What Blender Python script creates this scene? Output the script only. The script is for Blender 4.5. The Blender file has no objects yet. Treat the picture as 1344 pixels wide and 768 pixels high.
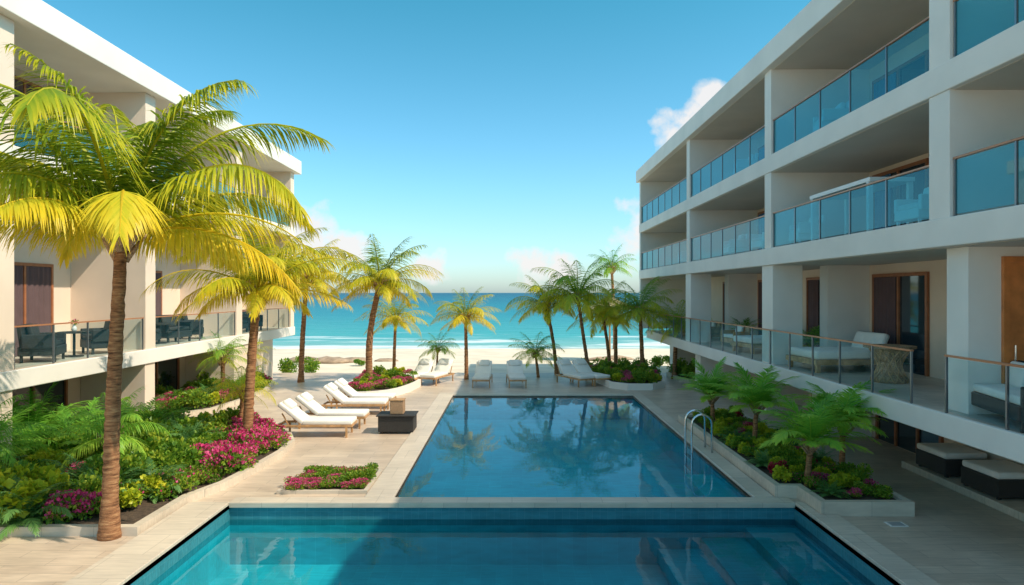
import bpy, math, random
from mathutils import Vector, Matrix
R=random.Random(11)
sc=bpy.context.scene
COL=sc.collection
H=4.2
# ------------------------------------------------------------------ materials
def newmat(name):
    m=bpy.data.materials.new(name); m.use_nodes=True
    nt=m.node_tree; nt.nodes.clear()
    out=nt.nodes.new('ShaderNodeOutputMaterial')
    return m,nt,out
def N(nt,t,**k):
    n=nt.nodes.new(t)
    for a,b in k.items(): setattr(n,a,b)
    return n
def L(nt,a,b): nt.links.new(a,b)
def pos(nt,scale=(1,1,1),obj=False):
    if obj:
        s=N(nt,'ShaderNodeTexCoord').outputs['Object']
    else:
        s=N(nt,'ShaderNodeNewGeometry').outputs['Position']
    mp=N(nt,'ShaderNodeMapping'); mp.inputs['Scale'].default_value=scale
    L(nt,s,mp.inputs[0]); return mp.outputs[0]
def ramp(nt,fac,stops):
    r=N(nt,'ShaderNodeValToRGB'); e=r.color_ramp.elements
    while len(e)<len(stops): e.new(0.5)
    for i,(p,c) in enumerate(stops):
        e[i].position=p; e[i].color=(*c,1)
    L(nt,fac,r.inputs[0]); return r.outputs[0]
def dark(c,f): return tuple(x*f for x in c)
def simple(name,col,rough=0.6,var=0.15,scale=3,bump=0.1,bscale=60,metal=0,spec=0.5,obj=False):
    m,nt,out=newmat(name)
    p=N(nt,'ShaderNodeBsdfPrincipled'); L(nt,p.outputs[0],out.inputs[0])
    p.inputs['Roughness'].default_value=rough; p.inputs['Metallic'].default_value=metal
    p.inputs['Specular IOR Level'].default_value=spec
    v=pos(nt,obj=obj)
    n=N(nt,'ShaderNodeTexNoise'); n.inputs['Scale'].default_value=scale; n.inputs['Detail'].default_value=5
    L(nt,v,n.inputs['Vector'])
    c=ramp(nt,n.outputs[0],[(0.3,dark(col,1-var)),(0.7,tuple(min(1,x*(1+var*0.6)) for x in col))])
    L(nt,c,p.inputs['Base Color'])
    if bump>0:
        n2=N(nt,'ShaderNodeTexNoise'); n2.inputs['Scale'].default_value=bscale; L(nt,v,n2.inputs['Vector'])
        b=N(nt,'ShaderNodeBump'); b.inputs['Strength'].default_value=bump; b.inputs['Distance'].default_value=0.01
        L(nt,n2.outputs[0],b.inputs['Height']); L(nt,b.outputs[0],p.inputs['Normal'])
    return m
def brick(name,c1,c2,mort,w,h,ms,rough,axes='xy',bump=0.3,off=0.5,stain=0.25):
    m,nt,out=newmat(name)
    p=N(nt,'ShaderNodeBsdfPrincipled'); L(nt,p.outputs[0],out.inputs[0])
    g=N(nt,'ShaderNodeNewGeometry').outputs['Position']
    sp=N(nt,'ShaderNodeSeparateXYZ'); L(nt,g,sp.inputs[0])
    cb=N(nt,'ShaderNodeCombineXYZ')
    if axes=='xy':
        L(nt,sp.outputs[0],cb.inputs[0]); L(nt,sp.outputs[1],cb.inputs[1])
    else:
        a=N(nt,'ShaderNodeMath',operation='ADD'); L(nt,sp.outputs[0],a.inputs[0]); L(nt,sp.outputs[1],a.inputs[1])
        L(nt,a.outputs[0],cb.inputs[0]); L(nt,sp.outputs[2],cb.inputs[1])
    t=N(nt,'ShaderNodeTexBrick'); t.offset=off
    L(nt,cb.outputs[0],t.inputs['Vector'])
    t.inputs['Scale'].default_value=1; t.inputs['Brick Width'].default_value=w; t.inputs['Row Height'].default_value=h
    t.inputs['Mortar Size'].default_value=ms; t.inputs['Bias'].default_value=0
    t.inputs['Color1'].default_value=(*c1,1); t.inputs['Color2'].default_value=(*c2,1); t.inputs['Mortar'].default_value=(*mort,1)
    n=N(nt,'ShaderNodeTexNoise'); n.inputs['Scale'].default_value=0.9; n.inputs['Detail'].default_value=7; L(nt,g,n.inputs['Vector'])
    n3=N(nt,'ShaderNodeTexNoise'); n3.inputs['Scale'].default_value=1; n3.inputs['Detail'].default_value=5
    mp=N(nt,'ShaderNodeMapping'); mp.inputs['Scale'].default_value=(2.5,22,10); L(nt,g,mp.inputs[0]); L(nt,mp.outputs[0],n3.inputs['Vector'])
    ad=N(nt,'ShaderNodeMath',operation='ADD'); L(nt,n.outputs[0],ad.inputs[0]); L(nt,n3.outputs[0],ad.inputs[1])
    rr=N(nt,'ShaderNodeMapRange'); rr.inputs[1].default_value=0.7; rr.inputs[2].default_value=1.3; rr.inputs[3].default_value=1-stain; rr.inputs[4].default_value=1+stain*0.6
    L(nt,ad.outputs[0],rr.inputs[0])
    mx=N(nt,'ShaderNodeVectorMath',operation='SCALE'); L(nt,t.outputs[0],mx.inputs[0]); L(nt,rr.outputs[0],mx.inputs['Scale'])
    L(nt,mx.outputs[0],p.inputs['Base Color'])
    p.inputs['Roughness'].default_value=rough
    b=N(nt,'ShaderNodeBump'); b.inputs['Strength'].default_value=bump; b.inputs['Distance'].default_value=0.01; b.invert=True
    L(nt,t.outputs[1],b.inputs['Height']); L(nt,b.outputs[0],p.inputs['Normal'])
    return m
def leafmat(name,stops,trans=0.35):
    m,nt,out=newmat(name)
    a=N(nt,'ShaderNodeAttribute',attribute_name='tint')
    c=ramp(nt,a.outputs['Fac'],stops)
    p=N(nt,'ShaderNodeBsdfPrincipled'); p.inputs['Roughness'].default_value=0.42; p.inputs['Specular IOR Level'].default_value=0.3
    L(nt,c,p.inputs['Base Color'])
    t=N(nt,'ShaderNodeBsdfTranslucent'); L(nt,c,t.inputs[0])
    mx=N(nt,'ShaderNodeMixShader'); mx.inputs[0].default_value=trans
    L(nt,p.outputs[0],mx.inputs[1]); L(nt,t.outputs[0],mx.inputs[2]); L(nt,mx.outputs[0],out.inputs[0])
    return m
M={}
M['plaster']=simple('white_plaster',(0.85,0.80,0.74),0.7,0.07,0.8,0.15,80)
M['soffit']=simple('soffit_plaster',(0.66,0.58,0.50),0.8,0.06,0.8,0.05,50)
M['wall']=simple('taupe_plaster',(0.82,0.67,0.54),0.8,0.08,0.7,0.15,70)
M['cream']=simple('cream_plaster',(0.82,0.67,0.55),0.8,0.08,0.7,0.15,70)
M['floor']=brick('terrace_tile',(0.72,0.60,0.49),(0.64,0.53,0.43),(0.36,0.30,0.24),0.6,0.6,0.006,0.45)
M['deck']=brick('plank_tile',(0.66,0.53,0.41),(0.56,0.44,0.34),(0.36,0.28,0.22),1.2,0.3,0.005,0.42,stain=0.24)
M['coping']=brick('coping_stone',(0.68,0.58,0.47),(0.62,0.53,0.43),(0.44,0.38,0.31),0.9,0.9,0.005,0.5,stain=0.18)
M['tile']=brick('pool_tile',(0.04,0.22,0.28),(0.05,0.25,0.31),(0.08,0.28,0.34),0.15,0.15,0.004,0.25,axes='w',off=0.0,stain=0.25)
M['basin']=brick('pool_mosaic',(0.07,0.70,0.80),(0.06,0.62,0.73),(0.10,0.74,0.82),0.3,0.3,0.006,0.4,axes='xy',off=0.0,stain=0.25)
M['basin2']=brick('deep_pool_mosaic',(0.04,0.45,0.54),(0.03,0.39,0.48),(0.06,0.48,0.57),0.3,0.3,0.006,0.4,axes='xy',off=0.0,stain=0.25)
M['soil']=simple('soil',(0.09,0.06,0.04),0.95,0.5,12,0.8,40)
M['wood']=simple('teak',(0.56,0.32,0.15),0.45,0.35,6,0.15,40)
M['doorwood']=simple('orange_wood',(0.66,0.22,0.06),0.4,0.25,4,0.1,40)
M['framewood']=simple('brown_frame',(0.38,0.14,0.06),0.4,0.2,6,0.1,40)
M['wicker']=simple('dark_wicker',(0.035,0.032,0.03),0.6,0.4,60,0.9,120,obj=True)
M['tanwicker']=simple('tan_wicker',(0.50,0.31,0.18),0.7,0.6,40,1.0,70,obj=True)
M['fabric']=simple('white_fabric',(0.88,0.85,0.80),0.9,0.05,4,0.25,150,obj=True)
M['chrome']=simple('chrome',(0.75,0.77,0.8),0.15,0.02,3,0,1,metal=1)
M['steel']=simple('brushed_steel',(0.25,0.26,0.28),0.35,0.05,3,0,1,metal=0.8)
M['copper']=simple('bronze_rail',(0.50,0.21,0.10),0.35,0.1,3,0,1,metal=0.2)
M['curtain']=simple('mauve_curtain',(0.13,0.08,0.085),0.9,0.1,3,0.1,80)
M['bluecurtain']=simple('blue_curtain',(0.07,0.20,0.36),0.8,0.1,3,0.1,80)
M['stone']=simple('beach_stone',(0.42,0.30,0.21),0.85,0.35,3,0.6,8)
M['thatch']=simple('thatch',(0.55,0.43,0.28),0.95,0.4,14,1.0,40)
M['darkglass']=simple('dark_glass',(0.012,0.03,0.045),0.05,0.1,1,0,1,spec=1.0)
M['white']=simple('white_paint',(0.86,0.84,0.81),0.4,0.03,3,0,1)
def bark():
    m,nt,out=newmat('palm_bark')
    p=N(nt,'ShaderNodeBsdfPrincipled'); L(nt,p.outputs[0],out.inputs[0]); p.inputs['Roughness'].default_value=0.9
    v=pos(nt,(3,3,20),obj=True)
    n=N(nt,'ShaderNodeTexNoise'); n.inputs['Scale'].default_value=1.4; n.inputs['Detail'].default_value=8; n.inputs['Roughness'].default_value=0.7; L(nt,v,n.inputs['Vector'])
    c=ramp(nt,n.outputs[0],[(0.34,(0.09,0.035,0.015)),(0.5,(0.34,0.155,0.07)),(0.68,(0.58,0.33,0.16))]); L(nt,c,p.inputs['Base Color'])
    b=N(nt,'ShaderNodeBump'); b.inputs['Strength'].default_value=1.0; b.inputs['Distance'].default_value=0.03
    L(nt,n.outputs[0],b.inputs['Height']); L(nt,b.outputs[0],p.inputs['Normal'])
    return m
M['bark']=bark()
M['palmY']=leafmat('palm_leaf_golden',[(0.0,(0.08,0.18,0.015)),(0.35,(0.25,0.36,0.02)),(0.65,(0.63,0.58,0.03)),(1.0,(0.90,0.66,0.04))],0.42)
M['palmG']=leafmat('palm_leaf_green',[(0.0,(0.08,0.24,0.04)),(0.5,(0.26,0.48,0.05)),(1.0,(0.78,0.70,0.05))],0.5)
M['dwarf']=leafmat('dwarf_palm_leaf',[(0.0,(0.09,0.30,0.03)),(0.5,(0.26,0.58,0.07)),(1.0,(0.58,0.76,0.09))],0.5)
M['shrub']=leafmat('shrub_leaf',[(0.0,(0.05,0.15,0.02)),(0.5,(0.18,0.34,0.03)),(1.0,(0.50,0.54,0.05))],0.4)
M['lime']=leafmat('lime_leaf',[(0.0,(0.22,0.34,0.02)),(0.5,(0.54,0.58,0.03)),(1.0,(0.78,0.70,0.05))],0.35)
M['bluefern']=leafmat('blue_fern_leaf',[(0.0,(0.05,0.18,0.05)),(1.0,(0.22,0.42,0.11))],0.4)
M['flower']=leafmat('magenta_flower',[(0.0,(0.45,0.02,0.11)),(0.5,(0.74,0.06,0.24)),(1.0,(0.85,0.2,0.42))],0.3)
M['redleaf']=leafmat('crimson_leaf',[(0.0,(0.25,0.012,0.03)),(1.0,(0.58,0.04,0.07))],0.3)
def glassmat(name,tint,cover,dif,k,base=0.05,pwr=3.5):
    m,nt,out=newmat(name)
    tr=N(nt,'ShaderNodeBsdfTransparent'); tr.inputs[0].default_value=(*tint,1)
    d=N(nt,'ShaderNodeBsdfDiffuse'); d.inputs[0].default_value=(*dif,1)
    gl=N(nt,'ShaderNodeBsdfGlossy'); gl.inputs['Roughness'].default_value=0.02; gl.inputs[0].default_value=(0.6,0.85,0.95,1)
    m1=N(nt,'ShaderNodeMixShader'); m1.inputs[0].default_value=cover
    L(nt,tr.outputs[0],m1.inputs[1]); L(nt,d.outputs[0],m1.inputs[2])
    lw=N(nt,'ShaderNodeLayerWeight'); lw.inputs[0].default_value=0.5
    pw=N(nt,'ShaderNodeMath',operation='POWER'); L(nt,lw.outputs['Facing'],pw.inputs[0]); pw.inputs[1].default_value=pwr
    ma=N(nt,'ShaderNodeMath',operation='MULTIPLY_ADD'); L(nt,pw.outputs[0],ma.inputs[0]); ma.inputs[1].default_value=k; ma.inputs[2].default_value=base
    m2=N(nt,'ShaderNodeMixShader'); L(nt,ma.outputs[0],m2.inputs[0])
    L(nt,m1.outputs[0],m2.inputs[1]); L(nt,gl.outputs[0],m2.inputs[2]); L(nt,m2.outputs[0],out.inputs[0])
    return m
M['glass']=glassmat('blue_glass',(0.34,0.76,0.86),0.20,(0.02,0.42,0.56),0.5)
M['clearglass']=glassmat('clear_glass',(0.80,0.93,0.95),0.03,(0.05,0.36,0.46),0.14,0.02,5)
def watermat(name,tint,scale,strength):
    m,nt,out=newmat(name)
    v=pos(nt,(1,0.7,1))
    n=N(nt,'ShaderNodeTexNoise'); n.inputs['Scale'].default_value=scale; n.inputs['Detail'].default_value=3; L(nt,v,n.inputs['Vector'])
    b=N(nt,'ShaderNodeBump'); b.inputs['Strength'].default_value=strength; b.inputs['Distance'].default_value=0.02
    L(nt,n.outputs[0],b.inputs['Height'])
    tr=N(nt,'ShaderNodeBsdfTransparent'); tr.inputs[0].default_value=(*tint,1)
    gl=N(nt,'ShaderNodeBsdfGlossy'); gl.inputs['Roughness'].default_value=0.015; L(nt,b.outputs[0],gl.inputs['Normal'])
    fr=N(nt,'ShaderNodeFresnel'); fr.inputs[0].default_value=1.33; L(nt,b.outputs[0],fr.inputs['Normal'])
    mx=N(nt,'ShaderNodeMixShader'); L(nt,fr.outputs[0],mx.inputs[0]); L(nt,tr.outputs[0],mx.inputs[1]); L(nt,gl.outputs[0],mx.inputs[2])
    L(nt,mx.outputs[0],out.inputs[0]); return m
M['water']=watermat('pool_water',(0.52,0.94,0.98),1.6,0.20)
def seamat():
    m,nt,out=newmat('sea_water')
    p=N(nt,'ShaderNodeBsdfPrincipled'); L(nt,p.outputs[0],out.inputs[0])
    g=N(nt,'ShaderNodeNewGeometry').outputs['Position']
    sp=N(nt,'ShaderNodeSeparateXYZ'); L(nt,g,sp.inputs[0])
    nz=N(nt,'ShaderNodeTexNoise'); nz.inputs['Scale'].default_value=0.05; nz.inputs['Detail'].default_value=4; L(nt,g,nz.inputs['Vector'])
    w=N(nt,'ShaderNodeMath',operation='MULTIPLY_ADD'); L(nt,nz.outputs[0],w.inputs[0]); w.inputs[1].default_value=14; 
    L(nt,sp.outputs[1],w.inputs[2])
    lg=N(nt,'ShaderNodeMath',operation='LOGARITHM'); L(nt,w.outputs[0],lg.inputs[0]); lg.inputs[1].default_value=10
    mr=N(nt,'ShaderNodeMapRange'); mr.inputs[1].default_value=1.8; mr.inputs[2].default_value=3.2; L(nt,lg.outputs[0],mr.inputs[0])
    c=ramp(nt,mr.outputs[0],[(0.0,(0.30,0.52,0.47)),(0.10,(0.05,0.36,0.38)),(0.3,(0.008,0.24,0.31)),(0.6,(0.003,0.155,0.235)),(1.0,(0.002,0.095,0.17))])
    mp=N(nt,'ShaderNodeMapping'); mp.inputs['Scale'].default_value=(0.035,0.16,1); L(nt,g,mp.inputs[0])
    n2=N(nt,'ShaderNodeTexNoise'); n2.inputs['Scale'].default_value=1.6; n2.inputs['Detail'].default_value=9; n2.inputs['Roughness'].default_value=0.7; L(nt,mp.outputs[0],n2.inputs['Vector'])
    fd=N(nt,'ShaderNodeMapRange'); fd.inputs[1].default_value=68; fd.inputs[2].default_value=105; fd.inputs[3].default_value=0.17; fd.inputs[4].default_value=-0.12; L(nt,w.outputs[0],fd.inputs[0])
    ad=N(nt,'ShaderNodeMath',operation='ADD'); L(nt,n2.outputs[0],ad.inputs[0]); L(nt,fd.outputs[0],ad.inputs[1])
    f=ramp(nt,ad.outputs[0],[(0.58,(0,0,0)),(0.69,(1,1,1))])
    mx=N(nt,'ShaderNodeMix',data_type='RGBA'); L(nt,f,mx.inputs[0]); L(nt,c,mx.inputs[6]); mx.inputs[7].default_value=(0.78,0.83,0.83,1)
    L(nt,mx.outputs[2],p.inputs['Base Color'])
    p.inputs['Roughness'].default_value=0.35; p.inputs['Specular IOR Level'].default_value=0.12
    n3=N(nt,'ShaderNodeTexNoise'); n3.inputs['Scale'].default_value=1; n3.inputs['Detail'].default_value=8
    mp3=N(nt,'ShaderNodeMapping'); mp3.inputs['Scale'].default_value=(0.12,0.5,1); L(nt,g,mp3.inputs[0]); L(nt,mp3.outputs[0],n3.inputs['Vector'])
    b=N(nt,'ShaderNodeBump'); b.inputs['Strength'].default_value=0.9; b.inputs['Distance'].default_value=1.2
    L(nt,n3.outputs[0],b.inputs['Height']); L(nt,b.outputs[0],p.inputs['Normal'])
    return m
M['sea']=seamat()
M['sand']=simple('sand',(0.80,0.68,0.53),0.95,0.15,0.6,0.8,2.5)

# ------------------------------------------------------------------ mesh builder
class MB:
    def __init__(s): s.v=[]; s.f=[]; s.m=[]; s.t=None
    def box(s,x0,x1,y0,y1,z0,z1,m=0):
        b=len(s.v)
        s.v+=[(x0,y0,z0),(x1,y0,z0),(x1,y1,z0),(x0,y1,z0),(x0,y0,z1),(x1,y0,z1),(x1,y1,z1),(x0,y1,z1)]
        for q in ((0,3,2,1),(4,5,6,7),(0,1,5,4),(1,2,6,5),(2,3,7,6),(3,0,4,7)):
            s.f.append(tuple(b+i for i in q)); s.m.append(m)
    def obox(s,c,d,rot,m=0):
        b=len(s.v); c=Vector(c)
        for sx,sy,sz in ((-1,-1,-1),(1,-1,-1),(1,1,-1),(-1,1,-1),(-1,-1,1),(1,-1,1),(1,1,1),(-1,1,1)):
            s.v.append(tuple(c+rot@Vector((sx*d[0]/2,sy*d[1]/2,sz*d[2]/2))))
        for q in ((0,3,2,1),(4,5,6,7),(0,1,5,4),(1,2,6,5),(2,3,7,6),(3,0,4,7)):
            s.f.append(tuple(b+i for i in q)); s.m.append(m)
    def poly(s,pts,m=0):
        b=len(s.v); s.v+=[tuple(p) for p in pts]; s.f.append(tuple(range(b,b+len(pts)))); s.m.append(m)
    def tube(s,path,rad,n=8,m=0,cap=True):
        b=len(s.v); path=[Vector(p) for p in path]; K=len(path)
        if not hasattr(rad,'__len__'): rad=[rad]*K
        prev=None
        for i,p in enumerate(path):
            t=(path[min(i+1,K-1)]-path[max(i-1,0)]).normalized()
            a=prev if prev is not None else (Vector((1,0,0)) if abs(t.x)<0.9 else Vector((0,1,0)))
            u=(a-t*a.dot(t)).normalized(); w=t.cross(u); prev=u
            for j in range(n):
                an=2*math.pi*j/n; s.v.append(tuple(p+(u*math.cos(an)+w*math.sin(an))*rad[i]))
        for i in range(K-1):
            for j in range(n):
                s.f.append((b+i*n+j,b+i*n+(j+1)%n,b+(i+1)*n+(j+1)%n,b+(i+1)*n+j)); s.m.append(m)
        if cap:
            s.f.append(tuple(b+j for j in range(n))[::-1]); s.m.append(m)
            s.f.append(tuple(b+(K-1)*n+j for j in range(n))); s.m.append(m)
    def build(s,name,mats,parent=None,loc=(0,0,0),smooth=False,bevel=0,world=False,seg=2):
        me=bpy.data.meshes.new(name); me.from_pydata(s.v,[],s.f); 
        for k in (mats if isinstance(mats,(list,tuple)) else [mats]): me.materials.append(M[k])
        me.polygons.foreach_set('material_index',s.m)
        if s.t is not None:
            a=me.attributes.new('tint','FLOAT','POINT'); a.data.foreach_set('value',s.t)
        if smooth: me.polygons.foreach_set('use_smooth',[True]*len(s.f))
        me.update()
        o=bpy.data.objects.new(name,me); COL.objects.link(o)
        if parent is not None: o.parent=parent
        if world and parent is not None:
            r=parent
            off=Vector((0,0,0))
            while r is not None: off+=r.location; r=r.parent
            o.location=-off
        else: o.location=loc
        if bevel:
            bv=o.modifiers.new('bevel','BEVEL'); bv.width=bevel; bv.segments=seg; bv.limit_method='ANGLE'
            me.polygons.foreach_set('use_smooth',[seg>2]*len(s.f))
        return o
def thing(name,label,cat,loc=(0,0,0),group=None,rotz=0):
    o=bpy.data.objects.new(name,None); COL.objects.link(o); o.location=loc; o.rotation_euler[2]=rotz
    o.empty_display_size=0.2
    tag(o,label,cat,group); return o
def tag(o,label,cat,group=None):
    o['label']=label; o['category']=cat
    if group: o['group']=group
def struct(o): o['kind']='structure'; return o
def dup(o,loc=None,rotz=None,scale=None,label=None,parent=None):
    c=o.copy(); COL.objects.link(c)
    if parent is not None: c.parent=parent
    if loc is not None: c.location=loc
    if rotz is not None: c.rotation_euler[2]=rotz
    if scale is not None: c.scale=(scale,)*3 if not hasattr(scale,'__len__') else scale
    if label: c['label']=label
    for k in list(o.children): 
        dup(k,parent=c)
    return c
def RX(a): return Matrix.Rotation(a,3,'X')
def RY(a): return Matrix.Rotation(a,3,'Y')
def RZ(a): return Matrix.Rotation(a,3,'Z')
I3=Matrix.Identity(3)

# ------------------------------------------------------------------ ground, sea, deck, pools
mb=MB()
def zs(y): 
    if y<40: return -0.3
    if y<62: return -0.3-0.6*(y-40)/22
    return -0.9-(y-62)*0.06
xs=[-600,-200,-80,-40,-13.9,12,40,80,200,600]; ys=[-300,-60,-1.9,35.5,40,46,52,58,62,70,85,110]
for i in range(len(xs)-1):
    for j in range(len(ys)-1):
        if i==4 and j==2: continue
        mb.poly([(xs[i],ys[j],zs(ys[j])),(xs[i+1],ys[j],zs(ys[j])),(xs[i+1],ys[j+1],zs(ys[j+1])),(xs[i],ys[j+1],zs(ys[j+1]))])
struct(mb.build('sand_ground','sand'))
mb=MB(); mb.poly([(-6000,50,-0.9),(6000,50,-0.9),(6000,9000,-0.9),(-6000,9000,-0.9)])
struct(mb.build('sea','sea'))
mb=MB()
for (x0,x1,y0,y1) in [(-14,-6.4,-2,13.55),(-14,-3,13.55,35.7),(-3,5.3,28.3,35.7),(5.3,12.2,13.55,35.7),(6.1,12.2,-2,13.55),(-6.4,6.1,-2,5)]:
    mb.poly([(x0,y0,0),(x1,y0,0),(x1,y1,0),(x0,y1,0)])
mb.poly([(-14,35.7,-0.6),(-14,35.7,0),(12.2,35.7,0),(12.2,35.7,-0.6)])
struct(mb.build('deck_pavement','deck'))
def pool(name,label,x0,x1,y0,y1,zb,zw,steps,bm='basin'):
    r=thing(name,label,'swimming pool',((x0+x1)/2,(y0+y1)/2,0))
    r['kind']='structure'
    b=MB()
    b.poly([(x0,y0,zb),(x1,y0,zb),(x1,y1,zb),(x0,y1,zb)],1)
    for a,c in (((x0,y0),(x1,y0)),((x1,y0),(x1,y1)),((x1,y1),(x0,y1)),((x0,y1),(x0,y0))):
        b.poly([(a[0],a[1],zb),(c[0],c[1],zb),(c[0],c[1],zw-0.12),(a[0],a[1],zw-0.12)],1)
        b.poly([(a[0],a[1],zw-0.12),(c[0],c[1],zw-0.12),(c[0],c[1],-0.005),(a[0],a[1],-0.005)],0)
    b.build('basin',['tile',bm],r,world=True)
    w=MB(); w.poly([(x0+.002,y0+.002,zw),(x1-.002,y0+.002,zw),(x1-.002,y1-.002,zw),(x0+.002,y1-.002,zw)])
    w.build('water_surface','water',r,world=True)
    for st in steps:
        s=MB(); s.box(*st)
        s.build('step',bm,r,world=True)
    return r
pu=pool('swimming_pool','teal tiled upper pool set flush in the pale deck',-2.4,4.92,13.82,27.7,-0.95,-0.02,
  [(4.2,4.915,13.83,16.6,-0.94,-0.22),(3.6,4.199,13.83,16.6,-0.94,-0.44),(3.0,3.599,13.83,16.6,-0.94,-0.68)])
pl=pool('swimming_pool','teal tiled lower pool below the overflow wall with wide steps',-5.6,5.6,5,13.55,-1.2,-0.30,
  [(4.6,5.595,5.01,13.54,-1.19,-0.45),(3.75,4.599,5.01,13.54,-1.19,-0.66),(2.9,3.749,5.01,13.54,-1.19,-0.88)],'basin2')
b=MB()
b.box(-5.6,5.6,13.49,13.87,-0.06,0.045)
b.build('coping','coping',pl,world=True,bevel=0.012)
b=MB()
b.box(-6.4,-5.6,4.4,13.55,-0.1,0.05); b.box(5.6,6.1,4.4,12.78,-0.1,0.05); b.box(5.6,5.79,12.78,13.55,-0.1,0.05)
b.build('side_coping','coping',pl,world=True,bevel=0.012)
b=MB()
b.box(-3.0,-2.4,13.88,28.3,-0.1,0.05); b.box(4.92,5.33,13.88,28.3,-0.1,0.05); b.box(-2.4,4.92,27.7,28.3,-0.1,0.05)
b.build('coping','coping',pu,world=True,bevel=0.012)

r=thing('pool_ladder','chrome pool ladder with two curved handrails at the water edge','pool ladder',(4.9,18,0))
for yy in (-0.32,0.32):
    path=[(0.28,yy,0.0)]
    for k in range(9):
        a=math.pi*k/8; path.append((0.02+0.26*math.cos(a),yy,0.78+0.26*math.sin(a)))
    path+= [(-0.25,yy,0.4),(-0.24,yy,-0.2),(-0.22,yy,-0.92)]
    b=MB(); b.tube(path,0.03,10); b.build('handrail','chrome',r,smooth=True)
for zz in (-0.15,-0.45,-0.75):
    b=MB(); b.box(-0.29,-0.17,-0.32,0.32,zz,zz+0.03); b.build('rung','chrome',r)

# ------------------------------------------------------------------ buildings
def railing(root,X,y0,y1,z,h=1.02,glass='glass',cap='copper',npan=None):
    b=MB()
    b.box(X-0.03,X+0.03,y0,y1,z+h-0.035,z+h)
    n=npan or max(1,round((y1-y0)/1.45)); st=(y1-y0)/n
    for i in range(n+1):
        y=min(max(y0+i*st,y0+0.02),y1-0.02)
        b.box(X-0.018,X+0.018,y-0.02,y+0.02,z,z+h-0.035,1)
    ra=b.build('balcony_railing',[cap,'steel'],root,world=True)
    for i in range(n):
        g=MB(); ya=y0+i*st+0.03; yb=y0+(i+1)*st-0.03
        g.poly([(X,ya,z+0.04),(X,yb,z+0.04),(X,yb,z+h-0.05),(X,ya,z+h-0.05)])
        o=g.build('glass_panel',glass,ra)
    return ra
def door(root,X,y0,y1,z0,z1,s,frame='framewood',cur='bluecurtain',curt=0.4,n=2):
    b=MB(); t=0.09; a,c=(X,X+s*0.07) if s>0 else (X+s*0.07,X)
    b.box(a,c,y0,y0+t,z0,z1); b.box(a,c,y1-t,y1,z0,z1); b.box(a,c,y0+t,y1-t,z1-t,z1)
    for i in range(1,n):
        y=y0+(y1-y0)*i/n; b.box(a,c,y-0.04,y+0.04,z0,z1-t)
    d=b.build('door',frame,root,world=True)
    g=MB(); g.poly([(X+s*0.02,y0+t,z0),(X+s*0.02,y1-t,z0),(X+s*0.02,y1-t,z1-t),(X+s*0.02,y0+t,z1-t)])
    g.build('glass_pane','darkglass',d)
    if curt>0:
        g=MB(); K=int(24*curt*(y1-y0)/2)+6; ya=y1-t-(y1-y0-2*t)*curt; prev=None
        for k in range(K+1):
            y=ya+(y1-t-ya)*k/K; xx=X+s*(0.05+0.025*math.sin(k*1.9)); 
            cur2=[(xx,y,z0+0.02),(xx,y,z1-t-0.01)]
            if prev: g.poly([prev[0],cur2[0],cur2[1],prev[1]])
            prev=cur2
        g.build('curtain',cur,d)
def part(root,name,mat,boxes,bevel=0.008):
    b=MB()
    for q in boxes: b.box(*q)
    return b.build(name,mat,root,world=True,bevel=bevel)
RBx=10.4; F=7.5; ZT=2.1; Z2=H+1.3; Z3=H+4.0; ZR=H+6.5
rb=thing('hotel_building','white three storey hotel block with deep balconies and blue glass railings','building',(9.5,20,0))
YE=40.3; YS=-6
part(rb,'rear_wall','wall',[(RBx,RBx+0.3,YS,YE,ZT,ZR)])
part(rb,'lower_wall','wall',[(10.5,10.8,YS,YE-2,0,ZT-0.42)])
part(rb,'roof','plaster',[(F-0.15,15,YS,YE+0.2,ZR,ZR+0.68)],0.02)
part(rb,'floor_slab','plaster',[(F,15,YS,YE-2.2,ZT-0.42,ZT)],0.02)
part(rb,'floor_slab','plaster',[(F,15,YS,YE,Z2-0.5,Z2)],0.02)
part(rb,'floor_slab','plaster',[(F,15,YS,YE,Z3-0.5,Z3)],0.02)
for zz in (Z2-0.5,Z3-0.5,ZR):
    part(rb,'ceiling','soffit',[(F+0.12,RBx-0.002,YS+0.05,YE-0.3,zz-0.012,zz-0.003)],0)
for zz in (ZT,Z2,Z3):
    part(rb,'balcony_floor','floor',[(F+0.06,RBx-0.002,YS+0.05,YE-2.4,zz+0.001,zz+0.006)],0)
part(rb,'end_wall','plaster',[(F+0.02,15,YE-0.35,YE-0.02,ZT+0.001,ZR-0.002)])
part(rb,'side_wall','plaster',[(10.8,15,YS+.01,YE-0.4,0,ZR-0.003)])
fins=[(11.75,12.33),(19.85,20.35),(28.95,29.45),(4.0,4.5),(-4,-3.5)]
for (a,c) in fins:
    for z0,z1 in ((Z2+0.002,Z3-0.502),(Z3+0.002,ZR-0.002)):
        part(rb,'partition_wall','plaster',[(F+0.03,RBx-0.002,a,c,z0,z1)])
part(rb,'partition_wall','plaster',[(F+0.35,RBx-0.002,11.75,12.33,ZT+0.002,Z2-0.502)])
for a,c in fins[1:3]:
    part(rb,'pier','plaster',[(F+0.08,8.45,a,c+0.35,ZT+0.002,Z2-0.502)])
    part(rb,'partition_wall','plaster',[(9.17,RBx-0.002,a,c,ZT+0.002,Z2-0.502)])
part(rb,'pier','plaster',[(9.0,10.49,19.9,20.5,0,ZT-0.422)])
part(rb,'pier','plaster',[(8.0,10.49,29.0,29.8,0,ZT-0.422)])
part(rb,'pier','plaster',[(9.0,10.49,24.2,24.8,0,ZT-0.422)])
part(rb,'pier','plaster',[(8.6,10.49,36.2,37.2,0,ZT-0.422)])
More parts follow.
